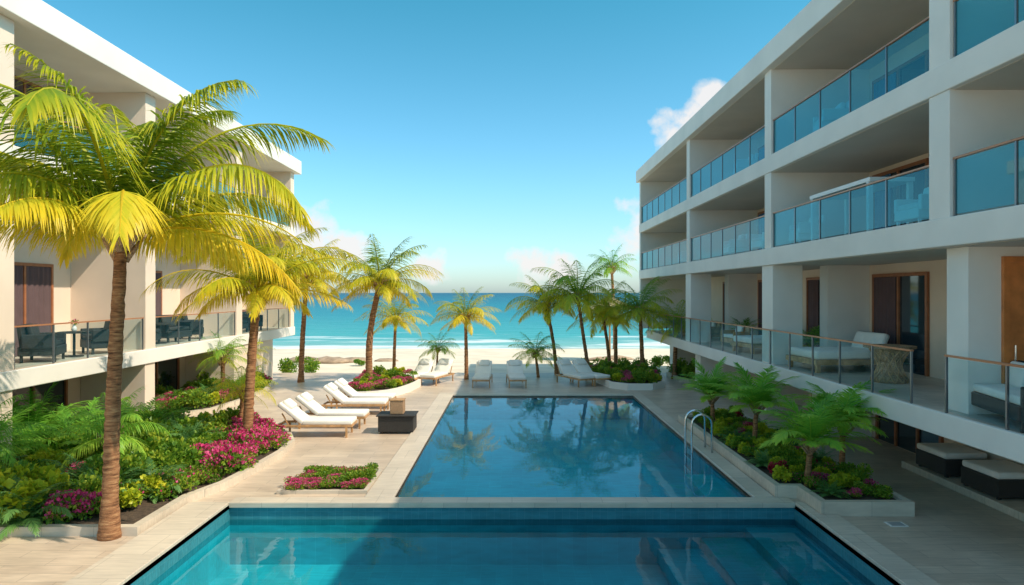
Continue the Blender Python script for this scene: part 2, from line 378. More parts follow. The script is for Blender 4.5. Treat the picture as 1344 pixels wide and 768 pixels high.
for z in (ZT,Z2,Z3):
    z1=H+0.52 if z==ZT else z+2.05
    for a,c in ((17.0,19.6),(13.0,15.6),(25.8,28.7),(21.4,24),(31,33.5),(36,38.4),(7.4,10)):
        door(rb,RBx,a,c,z+0.008,z1,-1,curt=R.choice([0.35,0.45]),cur='bluecurtain' if z>3 else 'curtain')
for a,c in ((16.6,19.6),(21.2,23.8),(25.4,28.4),(31,35)):
    door(rb,10.5,a,c,0.02,1.62,-1,curt=0,n=3)
b=MB(); b.box(8.42,8.52,11.68,11.749,ZT+0.01,H+0.62); b.box(9.42,9.52,11.68,11.749,ZT+0.01,H+0.62); b.box(8.52,9.42,11.68,11.749,H+0.52,H+0.62)
d=b.build('door','doorwood',rb,world=True)
b=MB(); b.box(8.52,9.42,11.70,11.745,ZT+0.02,H+0.52); b.build('door_leaf','doorwood',d)
b=MB(); b.tube([(8.6,11.66,ZT+0.9),(8.6,11.66,ZT+1.2)],0.015); b.build('handle','chrome',d)
bays=[(12.36,19.82),(20.38,28.92),(29.48,39.9),(4.53,11.72)]
for a,c in bays:
    railing(rb,F+0.1,a,c,Z2); railing(rb,F+0.1,a,c,Z3)
for a,c in ((12.9,20.0),(20.0,37.9),(4.5,11.9)):
    railing(rb,F+0.06,a,c,ZT,glass='clearglass')
p=MB(); p.box(9.35,10.49,12.0,16.4,0.004,0.16); o=p.build('platform','coping',bevel=0.01); struct(o)

LX=-11.5; LB=-13.9; LZ=2.4; L2=H+3.4; LR=H+6.3
lb=thing('hotel_building','cream hotel wing with white slabs, glass railings and curtained doors','building',(-13,24,0))
LE=36.2; LS=6
part(lb,'rear_wall','cream',[(LB-0.3,LB,LS,LE,LZ,LR)])
part(lb,'lower_wall','cream',[(-13.9,-13.6,LS,LE-3,0,LZ-0.45)])
part(lb,'roof','plaster',[(-19,LX+0.25,LS,LE+0.3,LR,LR+0.7)],0.02)
part(lb,'floor_slab','plaster',[(-19,LX,LS,LE,LZ-0.45,LZ)],0.02)
part(lb,'floor_slab','plaster',[(-19,LX,LS,LE,L2-0.45,L2)],0.02)
for zz in (LZ,L2): part(lb,'balcony_floor','floor',[(LB+0.002,LX-0.06,LS+.05,LE-.05,zz+0.001,zz+0.006)],0)
for a,c in ((15.25,15.83),(21.5,22.1),(28.6,29.2),(9,9.5),(LE-0.6,LE-0.05)):
    for z0,z1 in ((LZ+.002,L2-.452),(L2+.002,LR-.002)):
        part(lb,'partition_wall','cream',[(LB+.002,LX-0.04,a,c,z0,z1)])
for a,c in ((15.25,15.8),(21.5,22.1),(28.4,33.0)):
    part(lb,'pier','cream',[(-13.59,LX-0.06,a,c,0,LZ-.452)])
part(lb,'end_wall','cream',[(-19,LB-0.31,LE-0.4,LE-0.1,0,LR-.003)])
for a,c in ((15.87,21.46),(22.14,28.56),(29.24,35.5),(9.6,15.2)):
    railing(lb,LX-0.1,a,c,LZ,glass='clearglass'); railing(lb,LX-0.1,a,c,L2)
for z in (LZ,L2):
    for a,c in ((18.2,20.6),(16.0,17.4),(24,27),(31,34)):
        door(lb,LB,a,c,z+0.008,z+2.65,1,curt=0.97 if a in(18.2,16.0) else 0.5,cur='curtain')
for a,c in ((16.4,20.8),(22.6,27.8)):
    door(lb,-13.6,a,c,0.02,1.8,1,curt=0,n=3)

# ------------------------------------------------------------------ vegetation
def frond(mb,T,origin,az,el0,Ln,bend,nl,lw,yel,droop,lfl=0.30,rnd=R,bexp=1.35):
    seg=14; p=Vector(origin); path=[p.copy()]; dirs=[]
    swing=rnd.uniform(-0.25,0.25)
    for i in range(seg):
        t=(i+0.5)/seg
        el=el0-bend*(t**bexp); a=az+swing*t
        d=Vector((math.cos(a)*math.cos(el),math.sin(a)*math.cos(el),math.sin(el))); dirs.append(d)
        p=p+d*(Ln/seg); path.append(p.copy())
    b0=len(mb.v); r0=0.011*Ln
    mb.tube(path,[r0*(1-0.85*i/seg) for i in range(seg+1)],4,0,False)
    T.extend([min(1,yel+0.25)]*(len(mb.v)-b0))
    for k in range(nl):
        t=0.12+0.88*(k+0.5)/nl
        x=t*seg; i=min(seg-1,int(x)); q=path[i].lerp(path[i+1],x-i); d=dirs[i].lerp(dirs[min(seg-1,i+1)],x-i).normalized()
        up=Vector((0,0,1)); S=d.cross(up)
        if S.length<1e-3: S=Vector((1,0,0))
        S.normalize(); Nn=S.cross(d).normalized()
        prof=(math.sin(math.pi*min(1,0.12+0.88*t)**0.8))**0.6 if t<0.97 else 0.35
        prof=max(prof,0.34)
        ll=lfl*Ln*prof
        fa=math.radians(28+34*t)
        for sd in (-1,1):
            if rnd.random()<0.03: continue
            l2=ll*rnd.uniform(0.86,1.08); f2=fa+rnd.uniform(-0.07,0.07)
            D=(S*sd*math.cos(f2)+d*math.sin(f2)+Nn*rnd.uniform(0.02,0.2)).normalized()
            W=(d-D*d.dot(D)).normalized()*lw*Ln*rnd.uniform(0.8,1.15)
            bs=len(mb.v)
            pp=q.copy(); DD=D.copy(); dr=droop*rnd.uniform(0.6,1.4)
            wd=(0.6,1.0,0.75,0.0)
            for sgi in range(4):
                if sgi<3: mb.v.append(tuple(pp+W*wd[sgi]*0.5)); mb.v.append(tuple(pp-W*wd[sgi]*0.5))
                else: mb.v.append(tuple(pp))
                DD=(DD+Vector((0,0,-dr))).normalized(); pp=pp+DD*l2/3
            mb.f+=[(bs,bs+1,bs+3,bs+2),(bs+2,bs+3,bs+5,bs+4),(bs+4,bs+5,bs+6)]; mb.m+=[0,0,0]
            ty=min(1,max(0,yel+rnd.uniform(-0.12,0.12)+0.14*(t-0.5)))
            T.extend([ty-.1 if ty>.1 else 0,ty-.1 if ty>.1 else 0,ty,ty,min(1,ty+0.1),min(1,ty+0.1),min(1,ty+0.3)])
def crown(parent,name,mat,c,Ln,n,nl,lw=0.011,yel=0.5,droop=0.33,elr=(82,-25),bendr=(60,100),lfl=0.3,seed=0,grad=0.45,bexp=1.35):
    rnd=random.Random(seed); mb=MB(); T=[]
    for k in range(n):
        u=(k+0.5)/n; el=math.radians(elr[0]+(elr[1]-elr[0])*u+rnd.uniform(-7,7))
        az=k*2.39996+rnd.uniform(-0.25,0.25)
        Lk=Ln*(0.82+0.24*math.sin(math.pi*min(1,u+0.15)))*rnd.uniform(0.9,1.08)
        bd=math.radians(rnd.uniform(*bendr))*(0.62+0.5*math.sin(math.pi*min(1,u+0.08)))
        off=Vector((math.cos(az),math.sin(az),0))*0.02*Ln
        frond(mb,T,Vector(c)+off,az,el,Lk,bd,nl,lw,min(1,max(0,yel+grad*(u-0.45)+rnd.uniform(-0.15,0.15))),droop,lfl,rnd,bexp)
    mb.t=T
    return mb.build(name,mat,parent)
def palm(loc,height,lean,rt,Ln,n,nl,yel,seed,mat='palmY',label='tall palm with golden fronds',droop=0.42,elr=(84,-14),lw=0.013,bendr=(60,95),lfl=0.30,group='palm trees around the pool and beach',curve=0.0,bexp=1.35):
    rnd=random.Random(seed*7+1)
    r=thing('palm_tree',label,'palm tree',loc,group)
    path=[];rad=[];K=max(12,int(height*11)); 
    for i in range(K+1):
        t=i/K; f=t*t*0.6+t*0.4; cx=curve*math.sin(math.pi*t)
        path.append((lean[0]*f+cx+rnd.uniform(-.006,.006),lean[1]*f+rnd.uniform(-.006,.006),height*t-0.12*(1-t)))
        flare=1+0.45*max(0,1-t*7)**1.5
        rad.append(rt*(1-0.28*t)*flare*(1+0.035*((i%2)*2-1)+rnd.uniform(-0.04,0.04)))
    mb=MB(); mb.tube(path,rad,14); mb.build('trunk','bark',r,smooth=True)
    c=path[-1]
    mb=MB()
    for k in range(18):
        az=k*2.4; e=rnd.uniform(0.7,1.25); z0=-0.5*rt/0.15*rnd.uniform(0.1,1)
        o=Vector(c)+Vector((math.cos(az)*rt*0.6,math.sin(az)*rt*0.6,z0))
        d=Vector((math.cos(az)*math.cos(e),math.sin(az)*math.cos(e),math.sin(e)))
        mb.tube([o,o+d*rt*2.2,o+d*rt*4],[rt*0.5,rt*0.32,rt*0.1],5)
    mb.build('leaf_base','tanwicker',r,smooth=True)
    crown(r,'crown',mat,(c[0],c[1],c[2]-0.02),Ln,n,nl,lw,yel,droop,elr,bendr,lfl,seed,bexp=bexp)
    return r
palm((-6.9,11.7,0.1),5.1,(0.22,0,),0.135,4.0,27,115,0.50,41,label='large palm with golden arching fronds rising from flower bed',elr=(86,4),bendr=(66,98),lw=0.009,lfl=0.27,droop=0.46,bexp=1.5)
palm((-7.1,18.3,0.1),4.15,(0.25,0.1),0.14,2.9,25,70,0.60,2,label='palm with yellow drooping fronds beside the loungers',bexp=1.5,droop=.46,lw=.0115,lfl=.28,elr=(84,-4))
palm((-9.9,32,0.0),4.9,(0.3,0),0.13,2.7,26,48,0.66,3,label='slim yellow palm at the deck edge')
palm((-6.2,29.8,0.2),4.4,(0.45,0),0.16,2.75,26,48,0.53,4,label='palm with full green and gold crown in raised bed',curve=-0.15)
palm((-5.7,32.9,0.0),2.9,(0.1,0),0.09,1.9,22,36,0.6,5,label='young palm beside larger palm at deck edge')
palm((-2.2,33,0.0),3.0,(-0.05,0),0.10,1.9,24,40,0.63,6,label='short palm with golden crown between loungers')
palm((-3.75,34,0.0),1.4,(0.05,0),0.06,1.3,18,30,0.4,7,mat='palmG',label='small green palm by the sand')
palm((1.3,33.8,0.0),1.15,(-0.15,0),0.08,1.6,20,30,0.5,8,mat='palmG',label='low palm with feathery green fronds')
palm((2.3,35,0.0),3.5,(-0.55,0),0.10,2.3,24,42,0.5,9,mat='palmY',label='leaning yellow green palm at the deck edge')
palm((3.9,34.2,0.0),3.95,(-0.6,0),0.10,2.7,25,44,0.65,10,mat='palmG',label='tall green palm with curved trunk',curve=-0.1)
palm((5.1,35.4,0.0),3.0,(-0.4,0),0.10,2.3,22,40,0.85,12,mat='palmG',label='green palm leaning toward its taller neighbour')
palm((6.6,34.5,0.1),3.2,(-0.15,0),0.12,2.4,25,40,0.6,13,mat='palmG',label='dense green palm beside building corner')
palm((5.7,37.5,-.3),3.0,(0,0),0.12,2.0,22,32,0.95,14,mat='palmG',label='bushy palm behind the rear planting')
palm((9.2,61,-.8),7.2,(-0.3,0),0.16,2.5,22,30,0.3,15,mat='palmG',label='distant tall palm on the beach')
palm((7.9,33.2,0.1),2.5,(0.1,0),0.12,1.9,22,32,0.7,18,mat='palmG',label='squat green palm beside the terrace')
for i,(x,y,h,Ln) in enumerate([(6.1,14.1,0.85,1.3),(7.15,14.8,1.1,1.25),(6.25,17.6,1.0,1.4),(5.95,20.2,0.9,1.25)]):
    palm((x,y,0.22),h,(R.uniform(-.1,.1),0),0.07,Ln,22,34,0.55,20+i,mat='dwarf',label='dwarf palm with glossy green fronds in stone planter',elr=(84,18),bendr=(50,80),lw=0.026,lfl=0.32,group='dwarf palms in the planter',droop=0.16)
palm((-7.9,19.9,0.1),1.25,(0.05,0),0.08,1.15,22,30,0.8,30,mat='palmG',label='small palm at the edge of the flower bed',group='small palms by the wing')
palm((-11.9,30.5,0.1),1.3,(0.05,0),0.08,1.2,22,26,0.85,31,mat='palmG',label='small palm beside the cream wall',group='small palms by the wing')
palm((-11.2,26.5,0.1),1.6,(-0.05,0),0.1,1.4,22,26,0.5,32,mat='palmG',label='small green palm in rear flower bed',group='small palms by the wing')
palm((-8.9,15.2,0.1),0.9,(-0.05,0),0.09,1.35,22,36,0.6,33,mat='dwarf',label='small fan shaped palm in the front flower bed',group='small palms by the wing')
palm((-10.6,13.6,0.1),1.0,(-0.05,0),0.09,1.5,22,36,0.5,34,mat='dwarf',label='small arching palm near the front of flower bed',group='small palms by the wing')

def leafball(name,mats,dims,n,ls,seed,flow=0,pointy=1.6):
    rnd=random.Random(seed); mb=MB(); T=[]
    lob=[(Vector((rnd.uniform(-.5,.5)*dims[0],rnd.uniform(-.5,.5)*dims[1],rnd.uniform(0.35,0.75)*dims[2])),rnd.uniform(0.35,0.6)) for _ in range(7)]
    for k in range(n):
        c,s=rnd.choice(lob)
        d=Vector((rnd.gauss(0,1),rnd.gauss(0,1),rnd.gauss(0.25,1))).normalized()
        rr=s*(rnd.random()**0.35)
        p=c+Vector((d.x*dims[0]*rr,d.y*dims[1]*rr,d.z*dims[2]*rr*0.8))
        if p.z<0.02: p.z=rnd.uniform(0.02,0.1)
        isf=flow>0 and d.z>-0.1 and rr>s*0.6 and rnd.random()<flow
        sz=ls*rnd.uniform(0.6,1.3)*(0.75 if isf else 1)
        a=(d+Vector((rnd.uniform(-.8,.8),rnd.uniform(-.8,.8),rnd.uniform(-.3,.9)))).normalized()
        b=a.cross(Vector((rnd.uniform(-1,1),rnd.uniform(-1,1),rnd.uniform(-1,1)))).normalized()
        wv=b*sz*(0.5 if isf else 0.5/pointy*1.1); bs=len(mb.v)
        up=a.cross(b)*sz*0.12
        mb.v+=[tuple(p-a*sz*0.5),tuple(p+wv+up),tuple(p+a*sz*0.5),tuple(p-wv+up)]
        mb.f+=[(bs,bs+1,bs+2),(bs,bs+2,bs+3)]; mb.m+=[1 if isf else 0]*2
        tt=min(1,max(0,0.45+0.3*(c.x/dims[0])+rnd.uniform(-0.3,0.35)))
        T+= [tt]*4
    mb.t=T
    return mb.build(name,mats)
protos={}
def proto(key,fn,cat,label,group):
    L_=[]
    for s in range(3):
        o=fn(s); tag(o,label,cat,group); L_.append(o)
    protos[key]=[L_,0]
proto('shrub',lambda s:leafball('leafy_shrub',['shrub','flower'],(0.45,0.45,0.55),760,0.085,40+s),'shrub','rounded green leafy shrub in planting bed','leafy shrubs in the beds')
proto('flower',lambda s:leafball('flowering_shrub',['shrub','flower'],(0.42,0.42,0.42),1000,0.075,50+s,flow=0.8),'flowering shrub','low shrub covered in magenta flowers','magenta flowering shrubs')
proto('few',lambda s:leafball('flowering_shrub',['shrub','flower'],(0.4,0.4,0.32),800,0.065,55+s,flow=0.22),'flowering shrub','low green shrub with scattered pink blooms','sparse flowering shrubs')
proto('lime',lambda s:leafball('lime_shrub',['lime','flower'],(0.42,0.42,0.5),700,0.10,60+s,pointy=1.1),'shrub','bright yellow green broad leaved shrub','lime leaved shrubs')
proto('red',lambda s:leafball('crimson_shrub',['redleaf','flower'],(0.36,0.36,0.45),480,0.10,70+s),'shrub','crimson leaved shrub among green plants','crimson shrubs')
def fern(s):
    return crown(None,'fern_plant','bluefern',(0,0,0.05),0.75,26,26,0.022,0.5,0.2,(85,10),(50,90),0.26,80+s)
proto('fern',fern,'fern','arching blue green fern in the bed','ferns in the beds')
def sago(s):
    return crown(None,'feather_palm','dwarf',(0,0,0.05),1.5,20,36,0.018,0.4,0.22,(86,20),(45,80),0.26,90+s)
proto('sago',sago,'palm plant','trunkless palm clump with long green fronds','palm clumps in the bed')
def place(key,x,y,z,s,fl=1.0):
    L_,n=protos[key]; o=L_[n%3]
    protos[key][1]+=1
    sv=(s,s,s*R.uniform(0.85,1.15)*fl)
    if n<3:
        o.location=(x,y,z); o.rotation_euler[2]=R.uniform(0,6.28); o.scale=sv; return o
    return dup(o,(x,y,z),R.uniform(0,6.28),sv)
def inside(p,poly):
    x,y=p; c=False; n=len(poly)
    for i in range(n):
        a=poly[i]; b=poly[(i+1)%n]
        if (a[1]>y)!=(b[1]>y) and x<(b[0]-a[0])*(y-a[1])/(b[1]-a[1])+a[0]: c=not c
    return c
def inset(poly,d):
    n=len(poly); out=[]
    for i in range(n):
        p=Vector(poly[i]); a=Vector(poly[i-1]); b=Vector(poly[(i+1)%n])
        e1=(p-a).normalized(); e2=(b-p).normalized()
        n1=Vector((-e1.y,e1.x)); n2=Vector((-e2.y,e2.x))
        m=(n1+n2); m=m/max(0.3,m.length_squared)*2*d
        out.append((p.x+m.x,p.y+m.y))
    return out
def bed(label,poly,h,w,soil=0.06,mat='coping'):
    cx=sum(p[0] for p in poly)/len(poly); cy=sum(p[1] for p in poly)/len(poly)
    r=thing('planting_bed',label,'planting bed',(cx,cy,0))
    inn=inset(poly,w); n=len(poly); b=MB()
    for i in range(n):
        j=(i+1)%n; o0,o1,i0,i1=poly[i],poly[j],inn[i],inn[j]
        b.poly([(*o0,0),(*o1,0),(*o1,h),(*o0,h)]); b.poly([(*o0,h),(*o1,h),(*i1,h),(*i0,h)]); b.poly([(*i0,h),(*i1,h),(*i1,0),(*i0,0)])
    b.build('kerb',mat,r,world=True)
    b=MB(); b.poly([(*p,h-soil) for p in inn]); b.build('soil','soil',r,world=True)
    return inn,h-soil
def smoothpoly(pts,it=2):
    for _ in range(it):
        o=[]
        for i in range(len(pts)):
            a=pts[i]; b=pts[(i+1)%len(pts)]
            o.append((a[0]*.75+b[0]*.25,a[1]*.75+b[1]*.25)); o.append((a[0]*.25+b[0]*.75,a[1]*.25+b[1]*.75))
        pts=o
    return pts
def scatter(inn,z,items,n,mind=0.35,filt=None,marg=0.2,fl=1.0):
    xs=[p[0] for p in inn]; ys=[p[1] for p in inn]; pl=[]; tries=0
    sm=inset(inn,marg)
    while len(pl)<n and tries<n*60:
        tries+=1; x=R.uniform(min(xs),max(xs)); y=R.uniform(min(ys),max(ys))
        if not inside((x,y),sm): continue
        if any((x-a)**2+(y-b)**2<mind**2 for a,b in pl): continue
        k=filt(x,y) if filt else None
        if k is None: k=R.choices([i[0] for i in items],[i[1] for i in items])[0]
        if k=='': continue
        sr=[i for i in items if i[0]==k]; sr=sr[0][2] if sr else (0.8,1.1)
        place(k,x,y,z,R.uniform(*sr),fl); pl.append((x,y))
P1=[(-13.4,11.75),(-6.45,11.75),(-6.43,13.6),(-6.1,14.6),(-5.95,16),(-5.85,17.5),(-5.95,18.7),(-6.4,19.8),(-7.3,20.6),(-8.6,21.0),(-13.4,21.2)]
inn,zb=bed('curving stone edged bed full of tropical shrubs',P1,0.16,0.16)
items=[('shrub',5,(0.85,1.5)),('flower',0.4,(0.9,1.3)),('few',1.6,(0.8,1.2)),('lime',3.2,(0.7,1.35)),('red',0.3,(0.6,0.9)),('fern',1.2,(0.8,1.4))]
def f1(x,y):
    if (x+6.9)**2+(y-11.7)**2<0.5: return ''
    if y<12.7 and x>-8.6: return '' if R.random()<0.35 else R.choice(['few','few','flower','shrub'])
    if x>-7.2 and y>15.2: return 'flower'
    if x>-7.9 and y>17.2: return R.choice(['flower','flower','flower','shrub'])
    if x>-7.7: return R.choice(['few','few','shrub','lime','shrub'])
    return None
scatter(inn,zb,items,225,0.34,f1)
for x,y,s in ((-11.6,14.6,1.1),(-10.6,16.6,1.2),(-12.2,15.8,1.2),(-10.2,18.8,1.1),(-12.4,17.5,1.3)): place('sago',x,y,zb,s)
for x,y,s in ((-8.95,12.25,1.6),(-9.5,12.3,1.7),(-9.2,12.9,1.5),(-8.7,12.6,1.2),(-9.9,12.6,1.6)): place('lime',x,y,zb,s)
for x,y,s in ((-7.9,13.2,1.3),(-7.3,13.9,1.1),(-8.5,13.6,1.3)): place('fern',x,y,zb,s)
P2=[(-13.4,22.6),(-11.4,22.8),(-10.5,24),(-10.3,26),(-10.4,29),(-10.9,31.4),(-13.0,31.6)]
inn,zb=bed('low flower bed along the cream wing',P2,0.14,0.14)
scatter(inn,zb,[('shrub',2.5,(0.8,1.3)),('flower',2.5,(0.8,1.1)),('lime',2,(0.8,1)),('fern',1,(0.8,1.2))],55,0.4)
P3=smoothpoly([(-7.1,26.6),(-4.9,26.9),(-4.1,29.6),(-4.1,32),(-5.2,32.6),(-7.2,32.3)],2)
inn,zb=bed('raised white kerbed bed around a palm with pink flowers',P3,0.3,0.14,mat='plaster')
scatter(inn,zb,[('flower',3,(0.6,0.85)),('shrub',2,(0.6,0.9)),('lime',1.5,(0.6,0.8))],46,0.34)
P4=[(-4.9,14.2),(-3.02,14.2),(-3.02,15.9),(-4.7,15.9)]
inn,zb=bed('small square deck planter with low blooms',P4,0.08,0.08,soil=0.03,mat='coping')
scatter(inn,zb,[('few',3,(0.5,0.65)),('flower',1.3,(0.45,0.55)),('shrub',1.5,(0.5,0.6))],52,0.18,marg=0.08,fl=0.8)
P5=[(5.8,12.8),(7.55,12.8),(7.55,22),(5.36,22),(5.36,13.9),(5.8,13.9)]
inn,zb=bed('raised stone planter with dwarf palms and shrubs beside the pool',P5,0.27,0.14)
scatter(inn,zb,[('shrub',4,(0.5,0.75)),('few',2.5,(0.5,0.75)),('red',0.6,(0.45,0.6)),('fern',1,(0.5,0.7)),('lime',3,(0.45,0.65)),('flower',1,(0.45,.6))],105,0.28)
P6=smoothpoly([(4.4,29.3),(6.6,29.3),(7.3,33),(6.9,35.3),(3.6,35.3),(3.9,32)],1)
inn,zb=bed('kerbed bed with palms and magenta flowers near the beach',P6,0.28,0.14,mat='plaster')
scatter(inn,zb,[('flower',2.5,(0.6,0.9)),('shrub',3,(0.7,1.0)),('lime',2,(0.6,0.9))],52,0.36)
P7=smoothpoly([(7.9,31),(10.2,31),(10.2,35.4),(7.7,35.4)],1)
inn,zb=bed('bed of green shrubs beneath the terrace',P7,0.2,0.14)
scatter(inn,zb,[('shrub',3,(0.8,1.3)),('lime',1,(0.7,1.0))],22,0.42)
for x,y in ((4.2,38.5),(6.4,38.2),(7.4,39),(5.2,39.8),(8.6,40.5),(9.6,42),(-10.8,37),(-12,36.8)):
    place('shrub',x,y,-0.32,R.uniform(1.0,1.5))
for x,y,s in ((-9.6,42.5,1.2),(-13.2,43.5,1.3)): place('shrub',x,y,zs(y)-.02,s,0.7)

# ------------------------------------------------------------------ furniture
def lounger(loc,rot,label,pillow=True,grp='white sun loungers'):
    r=thing('sun_lounger',label,'sun lounger',loc,grp,rot)
    b=MB()
    for sy in (-0.33,0.33): b.box(-0.95,1.0,sy-0.02,sy+0.02,0.27,0.33)
    b.box(-0.95,-0.91,-0.31,0.31,0.27,0.33); b.box(0.96,1.0,-0.31,0.31,0.27,0.33)
    for k in range(9): x=-0.25+k*0.14; b.box(x,x+0.07,-0.31,0.31,0.29,0.325)
    b.build('frame','wood',r,bevel=0.006)
    for x in (-0.8,0.85):
        for sy in (-0.33,0.33):
            g=MB(); g.obox((x,sy,0.135),(0.05,0.04,0.27),I3); g.build('leg','wood',r)
    g=MB(); g.obox((0.35,0,0.385),(1.28,0.66,0.12),I3); g.build('seat_cushion','fabric',r,bevel=0.035,seg=3)
    a=math.radians(38)
    c=Vector((-0.29,0,0.39))+Vector((-math.cos(a)*0.38,0,math.sin(a)*0.38))
    g=MB(); g.obox(c,(0.8,0.66,0.12),RY(a)); g.build('backrest','fabric',r,bevel=0.035,seg=3)
    for sy in (-.28,.28):
        g=MB(); g.obox((-0.72,sy,0.45),(0.03,0.03,0.4),RY(-0.5)); g.build('back_support','wood',r)
    if pillow:
        c2=Vector((-0.29,0,0.38))+Vector((-math.cos(a)*0.6,0,math.sin(a)*0.6))+Vector((math.sin(a),0,math.cos(a)))*0.1
        g=MB(); g.obox(c2,(0.3,0.48,0.12),RY(a)); g.build('pillow','fabric',r,bevel=0.05,seg=4)
    return r
l0=lounger((-5.75,20.1,0),0.02,'white cushioned sun lounger facing the pool')
l0.scale=(1.12,)*3
for x,y,a in ((-5.65,21.4,0.0),(-5.45,23.7,0.03),(-5.4,24.9,-0.02)): dup(l0,(x,y,0),a)
for x,y,a in ((-4.35,31.6,-1.9),(-3.45,31.7,-1.9),(-1.33,31.0,-1.6),(0.18,31.0,-1.5),(2.85,31.3,-1.1),(3.6,31.5,-1.1)):
    dup(l0,(x,y,0),a,label='white sun lounger at the beach end of the pool')
r=thing('side_table','black wicker cube table on the deck','side table',(-3.45,20.6,0))
b=MB(); b.obox((0,0,0.29),(1.05,0.75,0.46),I3); b.build('body','wicker',r,bevel=0.02)
b=MB(); b.obox((0,0,0.54),(1.15,0.85,0.035),I3); b.build('top','wicker',r,bevel=0.01)
for x in (-.45,.45):
    for y in (-.3,.3):
        b=MB(); b.box(x-.03,x+.03,y-.03,y+.03,0,0.06); b.build('leg','wicker',r)
r=thing('basket','square woven tan basket standing on the black table','basket',(-3.45,20.6,0.56))
b=MB(); b.obox((0,0,0.2),(0.4,0.4,0.4),I3); b.build('body','tanwicker',r,bevel=0.02)
b=MB(); b.obox((0,0,0.415),(0.43,0.43,0.03),I3); b.build('rim','wood',r,bevel=0.005)
def armchair(loc,rot,label,w=0.75,grp='dark wicker chairs',mat='wicker',cname='armchair',cat='armchair',pill=1,cush='fabric'):
    r=thing(cname,label,cat,loc,grp,rot)
    d=0.72
    b=MB(); b.box(-w/2,w/2,-d/2,d/2,0.14,0.34); b.build('seat',mat,r,bevel=0.015)
    b=MB(); b.obox((0,-d/2+0.05,0.57),(w,0.09,0.48),RX(0.12)); b.build('backrest',mat,r,bevel=0.02)
    for s in (-1,1):
        b=MB(); b.box(s*w/2-0.05,s*w/2+0.05,-d/2+0.08,d/2-0.02,0.30,0.60); b.build('armrest',mat,r,bevel=0.02)
        for y in (-d/2+0.06,d/2-0.06):
            b=MB(); b.box(s*(w/2-0.05)-0.025,s*(w/2-0.05)+0.025,y-0.025,y+0.025,0,0.15); b.build('leg',mat,r)
    b=MB(); b.obox((0,0.04,0.40),(w-0.12,d-0.14,0.12),I3); b.build('seat_cushion',cush,r,bevel=0.035,seg=3)
    for k in range(pill):
        x=0 if pill==1 else (-w/4+k*w/2)
        b=MB(); b.obox((x,-d/2+0.19,0.62),(min(0.5,w/pill-0.15),0.13,0.38),RX(0.22)); b.build('pillow',cush,r,bevel=0.05,seg=4)
    return r
def rtable(loc,label,h=0.7,rr=0.4,mat='wicker'):
    r=thing('round_table',label,'table',loc,'small terrace tables')
    b=MB(); b.tube([(0,0,h-0.04),(0,0,h)],rr,24); b.build('top',mat,r)
    b=MB(); b.tube([(0,0,0.03),(0,0,h-0.04)],0.035,10); b.build('stem',mat,r,smooth=True)
    b=MB(); b.tube([(0,0,0),(0,0,0.03)],rr*0.6,20); b.build('foot',mat,r)
    return r
def vase(loc):
    r=thing('flower_vase','white vase holding a small bunch of flowers on table','vase',loc)
    b=MB(); b.tube([(0,0,0),(0,0,.05),(0,0,.12),(0,0,.17),(0,0,.2)],[.04,.07,.06,.03,.04],12); b.build('vase_body','white',r,smooth=True)
    o=leafball('flowers',['shrub','flower'],(0.13,0.13,0.16),90,0.06,5,flow=0.6); o.parent=r; o.location=(0,0,0.17)
LF=LZ+0.007
a0=armchair((-12.3,17.9,LF),-1.2,'black wicker armchair behind glass railing',0.85,cush='wicker')
a0.scale=(1.2,)*3
dup(a0,(-12.2,20.3,LF),2.4); rtable((-12.25,19.1,LF),'black round table between wicker armchairs'); vase((-12.25,19.1,LF+0.7))
for x,y,a in ((-12.5,23.2,-1.3),(-12.4,24.9,-2),(-12.5,26.6,-1.2),(-12.4,30.5,-1.6),(-12.5,32.4,-1.8)): dup(a0,(x,y,LF),a)
rtable((-12.4,24.0,LF),'black round table on the far balcony')
dup(a0,(-12.8,18.2,L2+.007),-1.4)
RF=ZT+0.007
sf=armchair((8.75,12.4,RF),1.35,'dark wicker sofa with white cushions behind glass railing',1.6,None,'wicker','sofa','sofa',2)
sf.location=(8.15,10.95,RF); sf.scale=(1.15,)*3
def daybed(loc,rot,label,w,d):
    r=thing('daybed',label,'daybed',loc,'teak daybeds on the terrace',rot)
    b=MB(); b.box(-w/2,w/2,-d/2,d/2,0.2,0.34); b.build('frame','wood',r,bevel=0.01)
    for x in (-w/2+.1,w/2-.1):
        for y in (-d/2+.1,d/2-.1):
            b=MB(); b.box(x-.05,x+.05,y-.05,y+.05,0,.2); b.build('leg','wood',r)
    b=MB(); b.obox((0,0,0.45),(w-.12,d-.12,0.22),I3); b.build('mattress','fabric',r,bevel=0.06,seg=4)
    for k in range(3):
        b=MB(); b.obox((w/2-.3,-d/2+.4+k*(d-.8)/2,0.76),(0.18,0.5,0.5),RY(0.4)); b.build('pillow','fabric',r,bevel=0.07,seg=4)
    return r
daybed((8.95,18.6,RF),0.1,'teak daybed with thick white mattress and pillows',2.3,1.6)
daybed((8.9,24.0,RF),0.2,'teak lounge bed with white cushions on terrace',1.9,1.4)
armchair((8.7,26.6,RF),1.7,'teak framed lounge seat with white pillows',1.1,'teak lounge seats','wood','lounge_chair','lounge chair')
armchair((8.8,30.5,RF),1.6,'teak lounge seat near the terrace end',1.3,'teak lounge seats','wood','lounge_chair','lounge chair')
armchair((8.7,33.5,RF),1.4,'teak lounge seat at the far terrace end',1.3,'teak lounge seats','wood','lounge_chair','lounge chair')
r=thing('drum_table','woven tan drum table with pinched waist and round top','drum table',(8.85,16.0,RF))
b=MB(); zz=[0,.08,.2,.36,.52,.7,.8]; rad=[.38,.38,.31,.23,.28,.38,.44]
b.tube([(0,0,z) for z in zz],rad,24)
